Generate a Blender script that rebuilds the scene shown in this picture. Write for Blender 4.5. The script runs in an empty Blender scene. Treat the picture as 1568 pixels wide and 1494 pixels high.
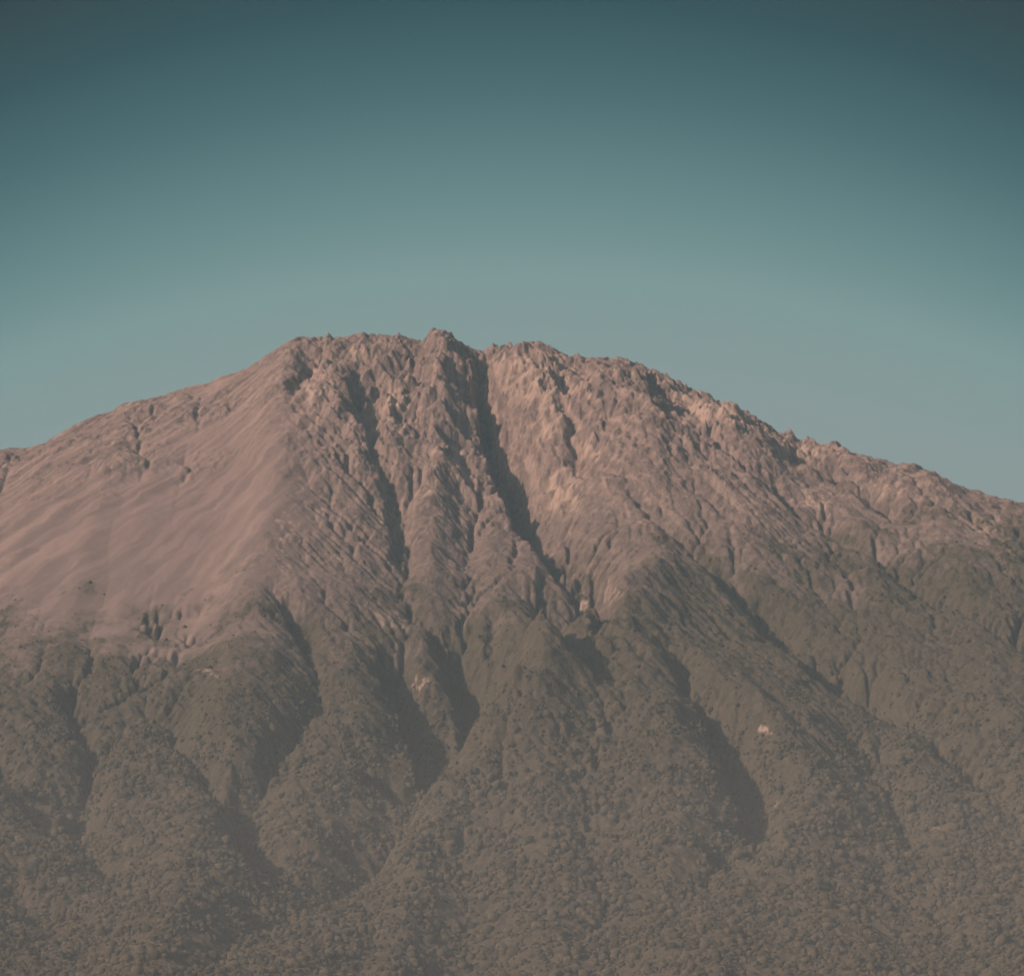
import bpy, math, time
import numpy as np
T0=time.time()
rng=np.random.default_rng(7)
# ------------------------------------------------------------------ camera (1 unit = 100 m)
CAM=np.array([0.0,-260.0,3.0]); PITCH=math.radians(7.6); HF=math.radians(6.9)
F=784/math.tan(HF); CP,SP=math.cos(PITCH),math.sin(PITCH)
def project(x,y,z):
    dx=x-CAM[0]; dy=y-CAM[1]; dz=z-CAM[2]
    d=dy*CP+dz*SP; u=-dy*SP+dz*CP
    return 784+F*dx/d, 747-F*u/d
def ray(px,py):
    a=(px-784)/F; b=(747-py)/F
    return np.array([a, CP-b*SP, SP+b*CP])
# ------------------------------------------------------------------ noise
_p=rng.permutation(512); _g=rng.uniform(0,2*np.pi,512); _gx=np.cos(_g); _gy=np.sin(_g)
def perlin(x,y,seed=0):
    xi=np.floor(x).astype(np.int64); yi=np.floor(y).astype(np.int64)
    xf=x-xi; yf=y-yi
    u=xf*xf*xf*(xf*(xf*6-15)+10); v=yf*yf*yf*(yf*(yf*6-15)+10)
    def g(ix,iy,fx,fy):
        h=_p[(_p[(ix+seed*37)&511]+iy)&511]
        return _gx[h]*fx+_gy[h]*fy
    a=g(xi,yi,xf,yf); b=g(xi+1,yi,xf-1,yf); c=g(xi,yi+1,xf,yf-1); d=g(xi+1,yi+1,xf-1,yf-1)
    return 1.4*((a+(b-a)*u)*(1-v)+(c+(d-c)*u)*v)
def fbm(x,y,o=4,seed=0,gain=.5):
    s=0;a=1;f=1
    for i in range(o):
        s=s+a*perlin(x*f,y*f,seed+i); a*=gain; f*=2.03
    return s
def ridged(x,y,o=4,seed=0,gain=.5):
    s=0;a=1;f=1
    for i in range(o):
        s=s+a*(1-2*np.abs(perlin(x*f,y*f,seed+i))); a*=gain; f*=2.07
    return s
def sstep(a,b,x):
    t=np.clip((x-a)/(b-a),0,1); return t*t*(3-2*t)
# ------------------------------------------------------------------ skyline survey
SKY=[(-40,712),(0,693),(20,686),(35,685),(42,689),(75,678),(100,660),(112,650),(118,653),(150,637),(180,627),(205,612),(215,609),(235,612),(258,603),(268,595),(280,594),(300,592),(340,577),(350,572),(380,562),(405,547),
(430,527),(447,519),(465,514),(490,516),(515,515),(540,513),(570,511),(590,510),(600,515),(612,509),(625,518),(648,523),(653,512),(657,502),(667,501),(674,508),(680,504),(690,508),(700,522),
(720,532),(735,538),(742,534),(755,526),(765,532),(778,524),(788,532),(800,523),(825,521),(838,527),(845,532),(862,540),(880,547),(888,544),(900,546),(920,549),(928,546),(960,551),(985,556),(1000,566),(1020,575),
(1045,588),(1060,595),(1090,607),(1120,618),(1150,632),(1160,638),(1172,650),(1185,656),(1220,670),(1250,680),(1275,679),(1290,690),(1340,706),(1365,712),(1390,710),(1410,720),(1440,737),(1490,757),(1500,756),(1530,764),(1568,776),(1610,792)]
SKY=np.array(SKY,float)
sx=[];sz=[]
for px,py in SKY:
    r=ray(px,py); t=260/r[1]; sx.append(r[0]*t); sz.append(3+r[2]*t)
sx=np.array([-260,-200,-150,-100,-60]+sx+[60,100,150,200,260]); sz=np.array([-1.5,-1.5,3,13,28]+sz+[25,11.5,2.5,-1.5,-1.5])
rf=[0,10,20,40,60,80,110,160,400]; vf=[0,7.2,13.8,24.8,33,39.5,45,49.5,55]
rs=[0,17,31,60,100,150,400]; vs=[0,6.7,13,25,38,47,55]
_xx=np.linspace(-260,260,5201); _zz=np.interp(_xx,sx,sz)
k=np.exp(-np.linspace(-2.5,2.5,41)**2); k/=k.sum(); _zs=np.convolve(np.pad(_zz,20,'edge'),k,'valid')
def dtot(dx,y):
    r=np.hypot(dx,y)+1e-9; c=(dx/r)**2
    return np.interp(r,rs,vs)*c+np.interp(r,rf,vf)*(1-c)
def base(x,y):
    dx=np.sqrt((x+3)**2+20)-4.47
    yy=np.sqrt(y*y+.5)-.7
    yy=np.maximum(yy,0)
    z=np.interp(x,_xx,_zs)-(dtot(dx,yy)-dtot(dx,0*yy))
    return np.maximum(z,-1.5)
SURF=[None]
def surf(x,y):
    if SURF[0] is None: return base(x,y)
    Z,h=SURF[0]; u=np.clip((x-x1)/h,0,Z.shape[1]-1.001); v=np.clip((y-y1)/h,0,Z.shape[0]-1.001)
    i=u.astype(int); j=v.astype(int); f=u-i; g=v-j
    return (Z[j,i]*(1-f)+Z[j,i+1]*f)*(1-g)+(Z[j+1,i]*(1-f)+Z[j+1,i+1]*f)*g
def pick(px,py):
    r=ray(px,py); ys=np.linspace(-113,12,2400); t=(ys-CAM[1])/r[1]
    xs=r[0]*t; zr=3+r[2]*t; b=surf(xs,ys); i=np.argmax(b>zr)
    if not (b>zr).any(): i=int(np.argmin(zr-b))
    return xs[i],ys[i]
def seg_dist(X,Y,pts):
    P=np.array([pick(*p[:2]) for p in pts]); W=np.array([p[2] for p in pts]); D=np.array([p[3] for p in pts])
    best=np.full(X.shape,1e9); w=np.ones(X.shape); d=np.zeros(X.shape); sg=np.ones(X.shape)
    for i in range(len(P)-1):
        a,b=P[i],P[i+1]; ab=b-a; L=ab@ab+1e-9
        t=np.clip(((X-a[0])*ab[0]+(Y-a[1])*ab[1])/L,0,1)
        q=np.hypot(X-a[0]-t*ab[0],Y-a[1]-t*ab[1]); m=q<best
        s=np.sign(ab[0]*(Y-a[1])-ab[1]*(X-a[0]))
        best=np.where(m,q,best); w=np.where(m,W[i]+(W[i+1]-W[i])*t,w); d=np.where(m,D[i]+(D[i+1]-D[i])*t,d); sg=np.where(m,s,sg)
    return best,w,d,sg
FEAT=[
 [(738,548,.8,.3),(745,610,1.0,.5),(775,670,1.3,.6),(795,730,1.4,.7),(815,780,1.3,.8),(840,830,1.2,1.2),(880,890,1.3,1.8),(900,950,1.7,3.0),(870,1005,2.2,4.0),(820,1050,2.6,5.0),(760,1105,2.8,5.8),(705,1160,2.8,6.2),(655,1220,2.8,5.6),(600,1275,2.6,3.8),(530,1320,2.4,2.8),(430,1375,2.4,1.6),(300,1440,2.5,1.2)],
 [(1020,900,2.0,-1.4),(950,955,2.2,-3.6),(893,1022,2.6,-6.4),(833,1085,2.8,-8.2),(765,1160,3.0,-8.6),(705,1232,3.0,-6.2),(650,1312,3.0,-1.8)],
 [(1000,905,5,-.8),(1000,1050,8,-2.4),(930,1200,10,-2.8),(850,1330,9,-1.2)],
 [(745,850,1.2,-.6),(760,960,1.6,-.9),(770,1040,1.3,-.8)],
 [(560,1010,1.2,-.8),(610,1090,1.5,-1.2),(640,1150,1.3,-1.0)],
 [(590,1010,1,1.0),(612,1070,1.2,1.8),(632,1130,1.4,2.2),(650,1190,1.5,2)],
 [(650,940,.9,.8),(700,1020,1.1,1.5),(735,1075,1.2,1.8)],
 [(830,910,.9,.7),(850,960,1,1.3),(862,1000,1.1,1.4)],
 [(905,850,.7,.7),(925,900,.8,1.1),(905,950,.9,1)],
 [(1010,1010,1.2,.6),(1060,1090,1.3,1.4),(1105,1150,1.5,1.8),(1135,1220,1.6,2.0),(1130,1290,1.7,1.6),(1080,1340,2,1.0),(1010,1420,2,.8)],
 [(1090,1060,1.5,-.8),(1160,1130,1.8,-1.3),(1185,1220,2.0,-1.2),(1190,1290,2,-.8)],
 [(548,560,.6,.1),(565,660,.8,.2),(590,720,.8,.3),(605,790,.8,.3),(605,860,.8,.3)],
 [(490,520,.5,.3),(470,560,.6,.4),(440,610,.6,.3)],
 [(855,560,.5,.1),(885,660,.6,.2),(890,700,.6,.3),(960,740,.6,.5),(1010,790,.7,.6),(1080,850,.8,.8),(1150,915,.9,.9),(1205,980,1,1.2),(1290,1050,1,1.1),(1400,1110,1.1,1.0),(1500,1180,1.2,1)],
 [(980,565,.6,.4),(1020,600,.6,.5),(1080,650,.6,.5),(1130,710,.6,.6),(1180,745,.6,.6),(1260,800,.7,.6),(1400,880,.8,.7),(1500,940,.9,.8),(1580,990,1,1)],
 [(1160,640,.5,.4),(1200,685,.6,.6),(1255,712,.7,.7),(1340,765,.7,.7),(1380,790,.6,.6)],
 [(1040,840,.7,.6),(1120,900,.8,.7),(1170,950,.8,.8),(1205,980,.8,.8)],
 [(410,900,.7,.3),(440,930,.8,.6),(465,970,.9,.9),(485,1060,1.1,1.3),(440,1120,1.2,1.6),(385,1180,1.3,1.8),(380,1240,1.3,1.8),(430,1300,1.4,1.4),(520,1315,1.5,1.2)],
 [(240,1080,1,.9),(290,1130,1.1,1.4),(350,1180,1.3,1.8),(385,1250,1.3,1.6)],
 [(110,1060,1,1),(140,1130,1.1,1.6),(115,1200,1.3,1.8),(140,1290,1.4,1.3),(190,1350,1.5,1)],
 [(-20,1120,1.2,1.2),(40,1200,1.2,1.4),(110,1260,1.2,1.2)],
 [(0,1340,1.8,.8),(60,1390,1.8,1.0),(120,1450,1.8,.8)],
 [(1250,1030,1,.6),(1330,1060,1.1,1.1),(1420,1100,1,.9)],
 [(1310,1130,1.5,.6),(1370,1230,1.5,1.2),(1400,1290,1.5,.8)],
 [(1500,1180,1.5,.8),(1568,1260,1.6,1.1)],
]
CLIFF=[
 [(740,548,.6,.9),(732,585,1.0,2.0),(742,630,1.8,3.0),(757,690,3.0,4.4),(772,740,3.2,4.6),(796,785,2.4,3.4),(814,825,1.8,2.4),(850,875,1.3,1.2)],
 [(830,890,1.3,.8),(850,930,2.0,2.8),(872,965,2.1,3.2),(880,985,2,1.4)],
 [(750,950,.9,.6),(785,985,1.2,1.7),(800,1005,1.2,.8)],
 [(590,1030,1.4,1),(612,1075,2.0,3.0),(638,1120,2.4,3.8),(652,1165,2.2,3.2),(650,1190,2,1.2)],
 [(690,1035,1.2,.8),(712,1075,1.6,2.2),(722,1105,1.6,1.2)],
 [(560,1180,1.2,.6),(595,1205,1.6,1.8),(615,1225,1.5,1.0)],
 [(1075,1090,1.3,.7),(1100,1130,1.9,2.4),(1125,1185,2.2,3.2),(1145,1240,2.0,2.4),(1150,1285,1.4,.8)],
 [(545,560,.6,.5),(550,605,.7,.8),(562,655,.7,.7),(590,715,.6,.4)],
 [(573,595,.5,.6),(577,640,.6,.9),(566,665,.5,.5)],
 [(595,740,.6,.4),(605,800,.8,.8),(608,855,.8,.7)],
 [(870,610,.5,.5),(880,655,.7,1.1),(886,695,.6,.6)],
 [(1225,690,.8,.6),(1250,708,1.1,1.8),(1285,722,.8,.8)],
 [(1315,745,.8,.6),(1345,770,.9,1.5),(1365,788,.7,.5)],
 [(1000,560,.5,.5),(1030,592,.7,.9),(1060,618,.6,.4)],
 [(440,925,.6,.4),(460,960,.9,1.1),(470,985,.8,.7)],
 [(895,885,.7,.5),(920,915,1,1.5),(915,940,.8,.7)],
 [(1165,925,.8,.5),(1190,955,.9,1.4),(1205,985,.9,.9)],
 [(1260,1035,.9,.6),(1310,1055,1.0,1.5),(1390,1100,.8,.8)],
 [(360,1190,1,.6),(375,1240,1.2,1.4),(385,1270,1,.6)],
 [(40,1200,1,.6),(105,1240,1.2,1.2),(130,1280,1,.7)],
 [(0,1370,2,.6),(50,1385,2,1.4),(90,1400,1.5,.5)],
 [(655,540,.4,.2),(640,590,.5,.3),(620,650,.5,.3)],
 [(490,530,.4,.3),(470,565,.6,.7),(445,600,.5,.4)],
 [(1090,1310,1,.6),(1120,1325,1,1.1)],
 [(505,1290,1,.5),(525,1312,1,1.2)],
]
x1,x2,y1,y2=-44,44,-114,14
def carve(z,X,Y,feats,scale=1.0):
    wx=X+.45*fbm(X*.35,Y*.35,3,11); wy=Y+.45*fbm(X*.35,Y*.35,3,21)
    for f in feats:
        q,w,d,_=seg_dist(wx,wy,f)
        if f[0][3]>0: z=z-scale*d*np.exp(-(q/w)**1.15*.85)
        else: z=z-scale*d*np.exp(-(q/w)**1.6*.7)
    return z
def cliffs(z,X,Y,feats,scale=1.0):
    wx=X+.32*fbm(X*.8,Y*.8,5,13,.6); wy=Y+.32*fbm(X*.8,Y*.8,5,23,.6)
    for f in feats:
        q,w,d,sg=seg_dist(wx,wy,f)
        l=sstep(.65,0,q)*.9+.1*np.exp(-(q/1.2)**2)
        r=np.exp(-(q/w)**2)
        z=z-scale*d*np.where(sg>0,r,l)
    return z
# ------------------------------------------------------------------ stream-power erosion
def route(z,h):
    ny,nx=z.shape; N=ny*nx; idx=np.arange(N).reshape(ny,nx)
    best=np.zeros((ny-2,nx-2)); rec=idx.copy(); rc=rec[1:-1,1:-1].copy(); dist=np.full(rc.shape,h)
    c=z[1:-1,1:-1]
    for dy in(-1,0,1):
        for dx in(-1,0,1):
            if dx==0 and dy==0: continue
            L=h*math.hypot(dx,dy)
            s=(c-z[1+dy:ny-1+dy,1+dx:nx-1+dx])/L
            s=s*rng.uniform(.75,1.25,s.shape)
            m=s>best; best=np.where(m,s,best); rc=np.where(m,idx[1+dy:ny-1+dy,1+dx:nx-1+dx],rc); dist=np.where(m,L,dist)
    rec[1:-1,1:-1]=rc; D=np.full(z.shape,h); D[1:-1,1:-1]=dist
    return rec.ravel(),D.ravel()
def accum(rec,h):
    N=rec.size; i=np.arange(N); P=np.append(np.where(rec==i,N,rec),N); S=np.append(np.full(N,h*h),0.)
    while (P[:N]!=N).any():
        add=np.bincount(P,S,minlength=N+1); add[N]=0; S=S+add; P=P[P]; S[N]=0
    return S[:N]
def erode(z,h,it,K,kd,m=.45):
    for n in range(it):
        rec,D=route(z,h); A=accum(rec,h)
        Fq=K.ravel()*A**m/D; i=np.arange(rec.size); root=rec==i; Fq[root]=0
        a=z.ravel()/(1+Fq); b=Fq/(1+Fq); P=rec.copy()
        for _ in range(13):
            a=a+b*a[P]; b=b*b[P]; P=P[P]
            if b.max()<1e-6: break
        z=a.reshape(z.shape)
        l=np.zeros_like(z); l[1:-1,1:-1]=z[2:,1:-1]+z[:-2,1:-1]+z[1:-1,2:]+z[1:-1,:-2]-4*z[1:-1,1:-1]
        z=z+kd*l
    return z,A.reshape(z.shape)
def cubic1(Z,src0,h,q,axis):
    Z=np.moveaxis(Z,axis,0); n=Z.shape[0]; t=(q-src0)/h; i=np.clip(np.floor(t).astype(int),0,n-2); f=np.clip(t-i,0,1)[:,None]
    g=lambda o:Z[np.clip(i+o,0,n-1)]
    p0,p1,p2,p3=g(-1),g(0),g(1),g(2)
    r=p1+.5*f*(p2-p0+f*(2*p0-5*p1+4*p2-p3+f*(3*(p1-p2)+p3-p0)))
    return np.moveaxis(r,0,axis)
def resample(Z,h,xq,yq):
    return cubic1(cubic1(Z,y1,h,yq,0),x1,h,xq,1)
def scree_mask(px,py,X,Y,p=1.6):
    wb=55*fbm(X*.25,Y*.25,4,55)
    px=px+wb; py=py+wb
    a=np.exp(-(((px-345-(py-750)*-.55)/150)**2+((py-785)/205)**2)**p)
    b=np.exp(-(((px-130)/260)**2+((py-850)/130)**2)**p)
    return np.clip(a+b,0,1)
def grid(h):
    xs=np.arange(x1,x2+1e-6,h); ys=np.arange(y1,y2+1e-6,h); return xs,ys,*np.meshgrid(xs,ys)
def cragz(px,py): return sstep(840,600,py)*sstep(380,520,px)
def Kmap(X,Y,Z):
    px,py=project(X,Y,Z); s=scree_mask(px,py,X,Y)
    K=.75+.7*fbm(X*.14,Y*.14,3,31)
    K=K*(1-.93*s)
    K=K*(1-.35*sstep(560,380,px)*sstep(960,880,py))
    K=K*(1-.35*sstep(1100,1350,py))
    K=K*(1-.3*cragz(px,py))
    return np.maximum(K,.02)
h=.25; xs,ys,X,Y=grid(h)
Z=base(X,Y); px,py=project(X,Y,Z); S=scree_mask(px,py,X,Y)
Z=Z+.25*fbm(X*.12,Y*.12,3,3)*sstep(0,6,-Y)+(1-.85*S)*(.16*fbm(X*.5,Y*.5,4,5)+rng.normal(0,.02,Z.shape))
Z=Z+cragz(px,py)*sstep(0,3,-Y)*(.6*fbm(X*.22+Y*.1,Y*.22-X*.1,3,205)+.35*ridged(X*.4+Y*.2,Y*.4-X*.15,3,211))
Z=carve(Z,X,Y,FEAT,.8)
Z,A=erode(Z,h,15,.0135*Kmap(X,Y,Z),.003)
h2=.125; xs2,ys2,X,Y=grid(h2)
Z=resample(Z,h,xs2,ys2)
px,py=project(X,Y,Z); S=scree_mask(px,py,X,Y)
Z=Z+(1-.95*S)*(.06*fbm(X*1.1,Y*1.1,5,8,.6)+rng.normal(0,.010,Z.shape))
Z=Z+cragz(px,py)*sstep(0,2,-Y)*.2*ridged(X*.8+Y*.3,Y*.7-X*.3,4,221,.6)
SURF[0]=(Z.copy(),h2)
Z=cliffs(Z,X,Y,CLIFF,1.0)
Z,A=erode(Z,h2,6,.0115*Kmap(X,Y,Z),.001)
h3=.08; xs3,ys3,X,Y=grid(h3)
Z=resample(Z,h2,xs3,ys3); px,py=project(X,Y,Z); S=scree_mask(px,py,X,Y,1.3)
up=sstep(980,680,py)*(1-S)
dxr=np.hypot(X+3,Y-2)+.01; th=np.arctan2(X+3,-(Y-6)*1.0)
wr=.25*fbm(X*.5,Y*.5,3,71)
cr=ridged(th*26+wr*2,dxr*.2+wr,4,73,.6)
cr2=ridged(X*.9+wr*2,Y*.7,5,83,.65)
cr3=ridged(X*2.4+wr*4,Y*1.7,3,87,.7)
crag=sstep(820,590,py)*sstep(400,500,px)*(.5+.9*np.clip(fbm(X*.2,Y*.2,3,44)+.3,0,1))
lefty=sstep(470,330,px)*sstep(880,700,py)
Z=Z+up*(.05*cr+.14*cr2*crag+.06*cr3*(.15+.85*crag))+lefty*(.10-.07*S)*ridged(th*17+wr*1.5,dxr*.1+wr,4,173,.6)+S*.012*cr+(1-.96*S)*(.03*fbm(X*2.2,Y*2.2,3,91)+rng.normal(0,.008,Z.shape))
Z,A=erode(Z,h3,3,.013*Kmap(X,Y,Z),.0)
# ------------------------------------------------------------------ final grid
def axis(lo,hi,step,outlo,outhi):
    c=list(np.arange(lo,hi+1e-9,step)); s=step;v=lo;a=[]
    while v>outlo: s=min(s*1.25,6); v-=s; a.append(v)
    s=step;v=c[-1];b=[]
    while v<outhi: s=min(s*1.25,6); v+=s; b.append(v)
    return np.array(a[::-1]+c+b)
gx=axis(-36,36,.058,-260,260); gy=axis(-108,5,.08,-260,260)
GX,GY=np.meshgrid(gx,gy)
B=base(GX,GY)
ins=resample(Z,h3,np.clip(gx,x1,x2),np.clip(gy,y1,y2))
LA=resample(np.log10(A),h3,np.clip(gx,x1,x2),np.clip(gy,y1,y2))
w=sstep(44,37,np.abs(GX))*sstep(-114,-108,GY)*sstep(14,8,GY)
G=B+(ins-B)*w + (1-w)*.5*fbm(GX*.2,GY*.2,5,61)*(B>-1)
px,py=project(GX,GY,G); S=scree_mask(px,py,GX,GY,1.1)
dxr=np.hypot(GX+3,GY-2)+.01; th=np.arctan2(GX+3,-(GY-6)*1.0); wr=.25*fbm(GX*.5,GY*.5,3,71)
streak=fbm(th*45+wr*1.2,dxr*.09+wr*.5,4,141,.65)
veg=sstep(-60,60,py-(985-.16*np.clip(px-300,0,2000)*.85)+85*fbm(GX*.25,GY*.25,6,95,.65)+40*streak)
G=G+veg*(.05*fbm(GX*3.0,GY*2.6,2,99)+.14*fbm(GX*1.1,GY*.9,2,97))
tx=SKY[:,0]; ty=SKY[:,1]
bins=np.arange(-60,1640,2.0)
core=(GY>-30)&(GY<6)&(np.abs(GX)<36)
rj=np.interp(bins,[0,500,600,850,1000,1600],[.6,.6,1.2,1.2,.9,.9])
for itn in range(6):
    px,py=project(GX,GY,G)
    ci=np.clip(((px+60)/2).astype(int),0,len(bins)-1)
    top=np.full(len(bins),1e9); np.minimum.at(top,ci[core],py[core])
    ok=top<1e8; cur=np.interp(bins,bins[ok],top[ok])
    dlt=(cur-(np.interp(bins,tx,ty)+rj*(2.4*perlin(bins/11.,bins*0+.37,3)+1.8*perlin(bins/5.,bins*0+.71,4))))*.04
    if itn<2:
        kk=np.ones(25)/25; dl=np.convolve(np.pad(dlt,12,'edge'),kk,'valid'); wid=9.
    else:
        dl=np.convolve(np.pad(dlt,1,'edge'),[.1,.8,.1],'valid'); wid=1.2
    lift=np.interp(px,bins,dl)*(np.abs(GX)<36)
    G=G+lift*np.exp(-(GY/wid)**2)
px,py=project(GX,GY,G)
PALE=[(835,580,60,45,.9),(790,560,30,25,.8),(850,650,35,30,.8),(1100,620,70,22,1),(1130,635,40,16,1),(1230,690,60,12,.9),(560,545,50,20,.5),(600,620,22,35,.7),(480,590,30,40,.6),(690,700,30,45,.6),(670,760,35,25,.5),
 (860,750,45,40,.6),(900,690,25,20,.7),(1240,765,25,15,.8),(600,945,26,14,.6),(890,925,10,20,.8),(645,1045,7,18,.8),(1175,1122,14,6,.7),(1430,1268,18,4,.8),(1190,1235,18,6,.5),(940,910,7,25,.5),(1350,745,50,20,.5),(1500,810,40,30,.4),(205,625,30,10,.6),(320,1030,20,7,.45),(436,830,6,60,.6),(590,780,8,60,.4),(520,855,8,5,.9)]
pl=np.zeros_like(G); wb=18*fbm(GX*1.1,GY*1.1,4,155,.65)
for a,b,c,d,e in PALE:
    pl=np.maximum(pl,e*np.exp(-(((px+wb-a)/c)**2+((py+wb*.6-b)/d)**2)))
pl=np.clip(pl*(1+1.5*fbm(GX*1.8,GY*1.2,4,161,.65)),0,1)
ny,nx=G.shape
def make_grid(name,GX,GY,G):
    me=bpy.data.meshes.new(name); n=G.size
    me.vertices.add(n); co=np.empty((n,3),np.float32); co[:,0]=GX.ravel();co[:,1]=GY.ravel();co[:,2]=G.ravel()
    me.vertices.foreach_set('co',co.ravel())
    i=np.arange(n).reshape(G.shape); q=np.stack([i[:-1,:-1],i[:-1,1:],i[1:,1:],i[1:,:-1]],-1).reshape(-1,4).astype(np.int32)
    me.loops.add(q.size); me.polygons.add(len(q)); me.loops.foreach_set('vertex_index',q.ravel())
    me.polygons.foreach_set('loop_start',np.arange(0,q.size,4,dtype=np.int32))
    me.update(calc_edges=True); me.polygons.foreach_set('use_smooth',np.ones(len(q),bool))
    ob=bpy.data.objects.new(name,me); bpy.context.collection.objects.link(ob); return ob
mt=make_grid('mountain',GX,GY,G)
for nm,arr in(('veg',veg),('scree',S),('flow',LA),('streak',streak),('pale',pl)):
    at=mt.data.attributes.new(nm,'FLOAT','POINT'); at.data.foreach_set('value',arr.ravel().astype(np.float32))
# ------------------------------------------------------------------ forest (one mesh of many crowns)
phi=(1+5**.5)/2
iv=np.array([(-1,phi,0),(1,phi,0),(-1,-phi,0),(1,-phi,0),(0,-1,phi),(0,1,phi),(0,-1,-phi),(0,1,-phi),(phi,0,-1),(phi,0,1),(-phi,0,-1),(-phi,0,1)]); iv/=np.linalg.norm(iv[0])
it_=np.array([(0,11,5),(0,5,1),(0,1,7),(0,7,10),(0,10,11),(1,5,9),(5,11,4),(11,10,2),(10,7,6),(7,1,8),(3,9,4),(3,4,2),(3,2,6),(3,6,8),(3,8,9),(4,9,5),(2,4,11),(6,2,10),(8,6,7),(9,8,1)])
nc=260000
ixr=rng.uniform(-36,36,nc); iyr=rng.uniform(-108,-8,nc)
jx=np.clip(np.searchsorted(gx,ixr),1,nx-1); jy=np.clip(np.searchsorted(gy,iyr),1,ny-1)
gz=G[jy,jx]; vv=veg[jy,jx]; cl=fbm(ixr*.6,iyr*.5,4,120,.6)
low=sstep(980,1250,py[jy,jx])
keep=(rng.random(nc)<np.clip(vv*(.12+.7*low)*(.6+1.6*cl),0,1))
X0,Y0,Z0=gx[jx][keep],gy[jy][keep],gz[keep]; lw=low[keep]; m=len(X0)
sc=rng.uniform(.035,.115,m)*(.65+.65*lw)*(1+.8*(rng.random(m)<.12))
V=iv[None]*rng.uniform(.7,1.25,(m,12,1))*sc[:,None,None]
V[:,:,2]*=rng.uniform(.7,1.2,(m,1))
V[:,:,0]+=X0[:,None]; V[:,:,1]+=Y0[:,None]; V[:,:,2]+=(Z0+sc*.25)[:,None]
FI=(it_[None]+12*np.arange(m)[:,None,None]).reshape(-1).astype(np.int32)
me=bpy.data.meshes.new('forest'); me.vertices.add(m*12); me.vertices.foreach_set('co',V.astype(np.float32).ravel())
me.loops.add(len(FI)); me.polygons.add(len(FI)//3); me.loops.foreach_set('vertex_index',FI)
me.polygons.foreach_set('loop_start',np.arange(0,len(FI),3,dtype=np.int32)); me.update(calc_edges=True)
me.polygons.foreach_set('use_smooth',np.ones(len(FI)//3,bool))
at=me.attributes.new('tint','FLOAT','POINT'); at.data.foreach_set('value',np.repeat(rng.random(m),12).astype(np.float32))
fo=bpy.data.objects.new('forest',me); bpy.context.collection.objects.link(fo)
# ------------------------------------------------------------------ ground
me=bpy.data.meshes.new('ground'); R=6000
me.from_pydata([(-R,-R,0),(R,-R,0),(R,R,0),(-R,R,0)],[],[(0,1,2,3)]); gr=bpy.data.objects.new('ground',me); bpy.context.collection.objects.link(gr)
# ------------------------------------------------------------------ materials
class NT:
    def __init__(s,name):
        s.m=bpy.data.materials.new(name); s.m.use_nodes=True; s.t=s.m.node_tree; s.t.nodes.clear()
    def n(s,ty,**k):
        o=s.t.nodes.new(ty)
        for a,b in k.items():
            if a.startswith('i_'): o.inputs[a[2:].replace('_',' ')].default_value=b
            else: setattr(o,a,b)
        return o
    def l(s,a,b): s.t.links.new(a,b)
    def mix(s,f,a,b,mode='MIX'):
        o=s.n('ShaderNodeMix',data_type='RGBA',blend_type=mode)
        for sock,v in((o.inputs[0],f),(o.inputs[6],a),(o.inputs[7],b)):
            if isinstance(v,(int,float)): sock.default_value=v
            elif isinstance(v,tuple): sock.default_value=(*v,1)
            else: s.l(v,sock)
        return o.outputs[2]
    def rng(s,v,a,b,c=0,d=1):
        o=s.n('ShaderNodeMapRange'); s.l(v,o.inputs[0])
        for i,q in enumerate((a,b,c,d)): o.inputs[i+1].default_value=q
        return o.outputs[0]
    def math(s,op,a,b):
        o=s.n('ShaderNodeMath',operation=op)
        for i,v in enumerate((a,b)):
            if isinstance(v,(int,float)): o.inputs[i].default_value=v
            else: s.l(v,o.inputs[i])
        return o.outputs[0]
    def noise(s,scale,det=4,rough=.55,vec=None,dist=0):
        o=s.n('ShaderNodeTexNoise'); o.inputs['Scale'].default_value=scale; o.inputs['Detail'].default_value=det; o.inputs['Roughness'].default_value=rough; o.inputs['Distortion'].default_value=dist
        if vec is not None: s.l(vec,o.inputs['Vector'])
        return o.outputs[0]
def finish(N,col,bumpsrc,bs,bd):
    b=N.n('ShaderNodeBsdfDiffuse',i_Roughness=.6); N.l(col,b.inputs['Color'])
    if bumpsrc is not None:
        bp=N.n('ShaderNodeBump'); bp.inputs['Distance'].default_value=bd; N.l(bumpsrc,bp.inputs['Height']); N.l(bp.outputs[0],b.inputs['Normal'])
        if isinstance(bs,float): bp.inputs['Strength'].default_value=bs
        else: N.l(bs,bp.inputs['Strength'])
    o=N.n('ShaderNodeOutputMaterial'); N.l(b.outputs[0],o.inputs[0])
def attr(N,nm):
    return N.n('ShaderNodeAttribute',attribute_name=nm).outputs['Fac']
N=NT('volcanic_rock'); tc=N.n('ShaderNodeTexCoord').outputs['Object']
n1=N.noise(.35,5,.6,tc); n2=N.noise(2.0,6,.72,tc,.4); n3=N.noise(6,4,.7,tc)
st=attr(N,'streak'); pa=attr(N,'pale')
rock=N.mix(N.rng(n2,.37,.63),(.15,.112,.098),(.305,.222,.188))
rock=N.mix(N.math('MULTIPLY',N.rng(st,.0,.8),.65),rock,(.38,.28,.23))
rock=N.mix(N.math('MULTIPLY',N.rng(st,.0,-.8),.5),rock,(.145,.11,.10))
fl=attr(N,'flow')
rock=N.mix(N.math('MULTIPLY',N.rng(fl,-.8,.6),.3),rock,(.37,.27,.225))
spk=N.math('MULTIPLY',N.rng(n2,.56,.62),N.rng(n1,.47,.56))
rock=N.mix(N.math('MULTIPLY',spk,.4),rock,(.46,.335,.26))
scr=N.mix(N.rng(st,-.55,.55),(.20,.146,.128),(.30,.215,.188))
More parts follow.
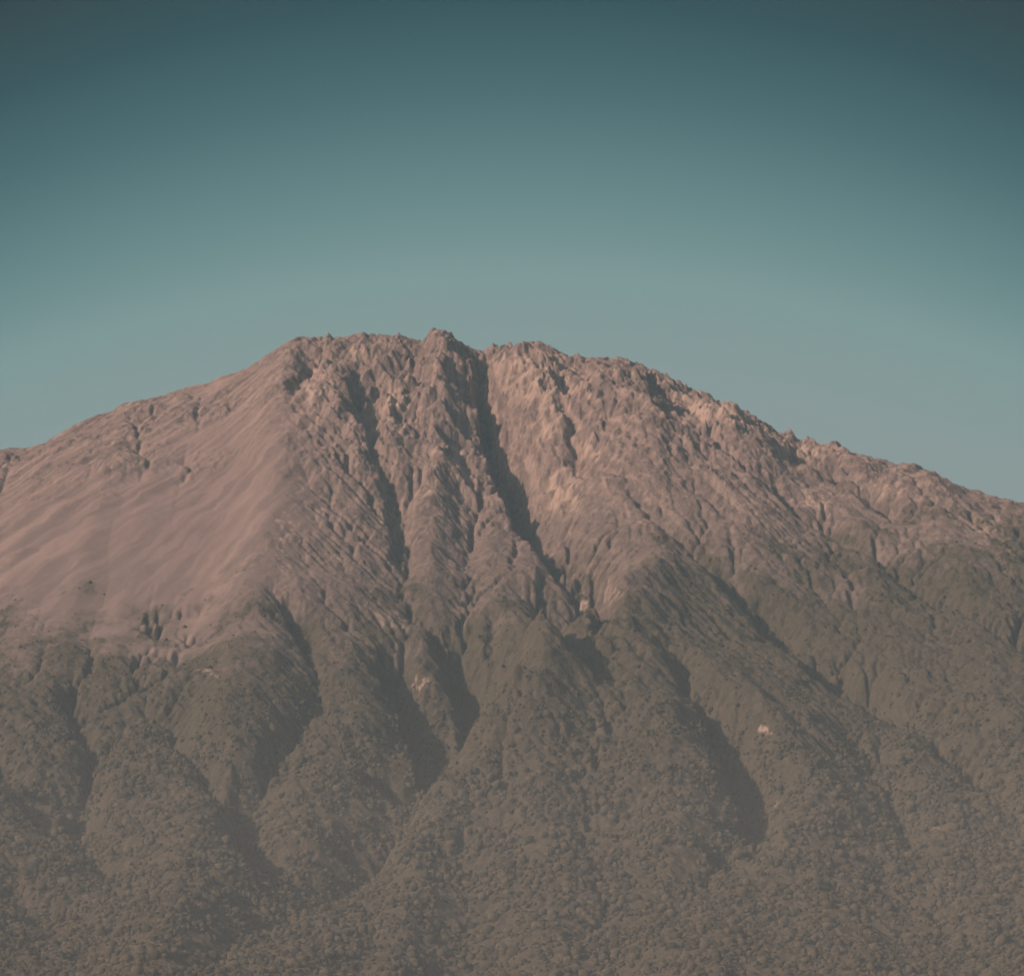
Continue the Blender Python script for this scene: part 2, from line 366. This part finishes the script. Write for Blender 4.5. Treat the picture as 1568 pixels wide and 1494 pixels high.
scr=N.mix(N.math('MULTIPLY',N.rng(n2,.4,.7),.2),scr,(.20,.15,.13))
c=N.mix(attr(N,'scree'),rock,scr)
sp=N.n('ShaderNodeSeparateXYZ'); N.l(tc,sp.inputs[0])
mid=N.rng(N.math('ADD',sp.outputs[2],N.math('MULTIPLY',n1,8.)),43,31)
midc=N.mix(N.rng(n2,.37,.63),(.11,.088,.074),(.18,.136,.111))
midc=N.mix(N.math('MULTIPLY',N.rng(st,.1,.9),.5),midc,(.26,.19,.155))
c=N.mix(N.math('MULTIPLY',mid,N.math('SUBTRACT',.88,N.math('MULTIPLY',attr(N,'scree'),.6))),c,midc)
vg=N.mix(N.rng(n3,.3,.7),(.050,.047,.031),(.10,.084,.056))
vg=N.mix(N.rng(n2,.42,.6),vg,N.mix(N.rng(n3,.3,.7),(.07,.061,.042),(.13,.103,.072)))
vg=N.mix(N.math('MULTIPLY',N.rng(n2,.62,.70),.3),vg,(.20,.15,.115))
c=N.mix(attr(N,'veg'),c,vg)
c=N.mix(N.math('MULTIPLY',N.rng(pa,.2,.85),.7),c,(.48,.355,.28))
finish(N,c,N.math('ADD',n3,N.math('MULTIPLY',n2,1.6)),N.math('SUBTRACT',.75,N.math('MULTIPLY',attr(N,'scree'),.65)),.13)
mt.data.materials.append(N.m)
N=NT('forest_foliage'); c=N.mix(attr(N,'tint'),(.040,.040,.026),(.108,.09,.06)); finish(N,c,None,0.,0); fo.data.materials.append(N.m)
N=NT('dry_plain'); tc=N.n('ShaderNodeTexCoord').outputs['Object']; c=N.mix(N.rng(N.noise(.05,6,.6,tc),.35,.65),(.09,.075,.05),(.17,.13,.09)); finish(N,c,None,0.,0); gr.data.materials.append(N.m)
# ------------------------------------------------------------------ real haze: homogeneous scattering air
def haze(name,z1_,dens,col,pad):
    v=[(sx_*(300-pad),y_,z_) for z_ in(-1.8+pad*.01,z1_) for y_ in(-300+pad,90-pad) for sx_ in(-1,1)]
    me=bpy.data.meshes.new(name); me.from_pydata(v,[],[(0,2,3,1),(4,5,7,6),(0,1,5,4),(2,6,7,3),(0,4,6,2),(1,3,7,5)])
    ob=bpy.data.objects.new(name,me); bpy.context.collection.objects.link(ob)
    m=bpy.data.materials.new(name+'_air'); m.use_nodes=True; t=m.node_tree; t.nodes.clear()
    vs=t.nodes.new('ShaderNodeVolumeScatter'); vs.inputs['Color'].default_value=(*col,1); vs.inputs['Density'].default_value=dens; vs.inputs['Anisotropy'].default_value=0
    o=t.nodes.new('ShaderNodeOutputMaterial'); t.links.new(vs.outputs[0],o.inputs['Volume']); me.materials.append(m)
haze('atmospheric_haze',50,.0006,(.34,.80,1.0),0)
haze('dust_haze',14,.0010,(1.0,.95,.88),3)
# ------------------------------------------------------------------ light
SE=math.radians(26); AZ=math.radians(-58)
sd=np.array([math.sin(AZ)*math.cos(SE),-math.cos(AZ)*math.cos(SE),math.sin(SE)])
from mathutils import Vector
L=bpy.data.lights.new('sun','SUN'); L.energy=4.5; L.angle=math.radians(.5); L.color=(1,.77,.65)
lo=bpy.data.objects.new('sun',L); lo.rotation_euler=Vector(sd).to_track_quat('Z','Y').to_euler(); bpy.context.collection.objects.link(lo)
W=bpy.data.worlds.new('World'); bpy.context.scene.world=W; W.use_nodes=True; t=W.node_tree; t.nodes.clear()
def wn(ty,**k):
    o=t.nodes.new(ty)
    for a,b in k.items(): setattr(o,a,b)
    return o
def wm(op,a,b=0.):
    o=wn('ShaderNodeMath',operation=op)
    for i,v in enumerate((a,b)):
        if isinstance(v,(int,float)): o.inputs[i].default_value=v
        else: t.links.new(v,o.inputs[i])
    return o.outputs[0]
sky=wn('ShaderNodeTexSky',sky_type='NISHITA',sun_disc=False,sun_elevation=SE,sun_rotation=math.atan2(sd[0],sd[1])%(2*math.pi),dust_density=3.0)
tc=wn('ShaderNodeTexCoord'); sp=wn('ShaderNodeSeparateXYZ'); t.links.new(tc.outputs['Generated'],sp.inputs[0])
z0=math.sin(PITCH+math.atan((747-560)/F)); z1=math.sin(PITCH+math.atan(747/F))
e=wm('DIVIDE',wm('SUBTRACT',sp.outputs[2],z0),z1-z0)
a=wm('DIVIDE',sp.outputs[0],math.sin(HF)); a2=wm('MINIMUM',wm('MULTIPLY',a,a),1.3)
tt=wm('ADD',e,wm('MULTIPLY',a2,.27))
ramp=wn('ShaderNodeValToRGB'); t.links.new(wm('DIVIDE',wm('ADD',tt,.5),3.0),ramp.inputs[0])
def lin(c): return tuple(((v/255)/12.92 if v/255<.04045 else ((v/255+.055)/1.055)**2.4) for v in c)
stops=[(-.4,(134,147,147)),(0,(128,150,151)),(.25,(117,150,149)),(.5,(88,127,130)),(.75,(54,97,103)),(1.0,(18,66,73)),(1.3,(0,28,35)),(2.4,(8,32,44))]
cr=ramp.color_ramp
while len(cr.elements)<len(stops): cr.elements.new(.5)
for el,(p,c) in zip(cr.elements,stops): el.position=(p+.5)/3.0; el.color=(*[10*v for v in lin(c)],1)
mx=wn('ShaderNodeMix',data_type='RGBA'); mx.inputs[0].default_value=.9
hf=wn('ShaderNodeMapRange'); t.links.new(e,hf.inputs[0]); hf.inputs[1].default_value=1.3; hf.inputs[2].default_value=3.0; hf.inputs[3].default_value=.98; hf.inputs[4].default_value=.2
t.links.new(hf.outputs[0],mx.inputs[0]); t.links.new(sky.outputs[0],mx.inputs[6]); t.links.new(ramp.outputs[0],mx.inputs[7])
bg=wn('ShaderNodeBackground'); bg.inputs[1].default_value=.1; t.links.new(mx.outputs[2],bg.inputs[0])
wo=wn('ShaderNodeOutputWorld'); t.links.new(bg.outputs[0],wo.inputs[0])
# ------------------------------------------------------------------ camera object
cd=bpy.data.cameras.new('camera'); cd.sensor_width=36; cd.lens=18/math.tan(HF); cd.clip_start=.5; cd.clip_end=20000
co=bpy.data.objects.new('camera',cd); co.location=CAM; co.rotation_euler=(math.pi/2+PITCH,0,0); bpy.context.collection.objects.link(co)
bpy.context.scene.camera=co
vs_=bpy.context.scene.view_settings; vs_.view_transform='Standard'; vs_.look='None'; vs_.exposure=0
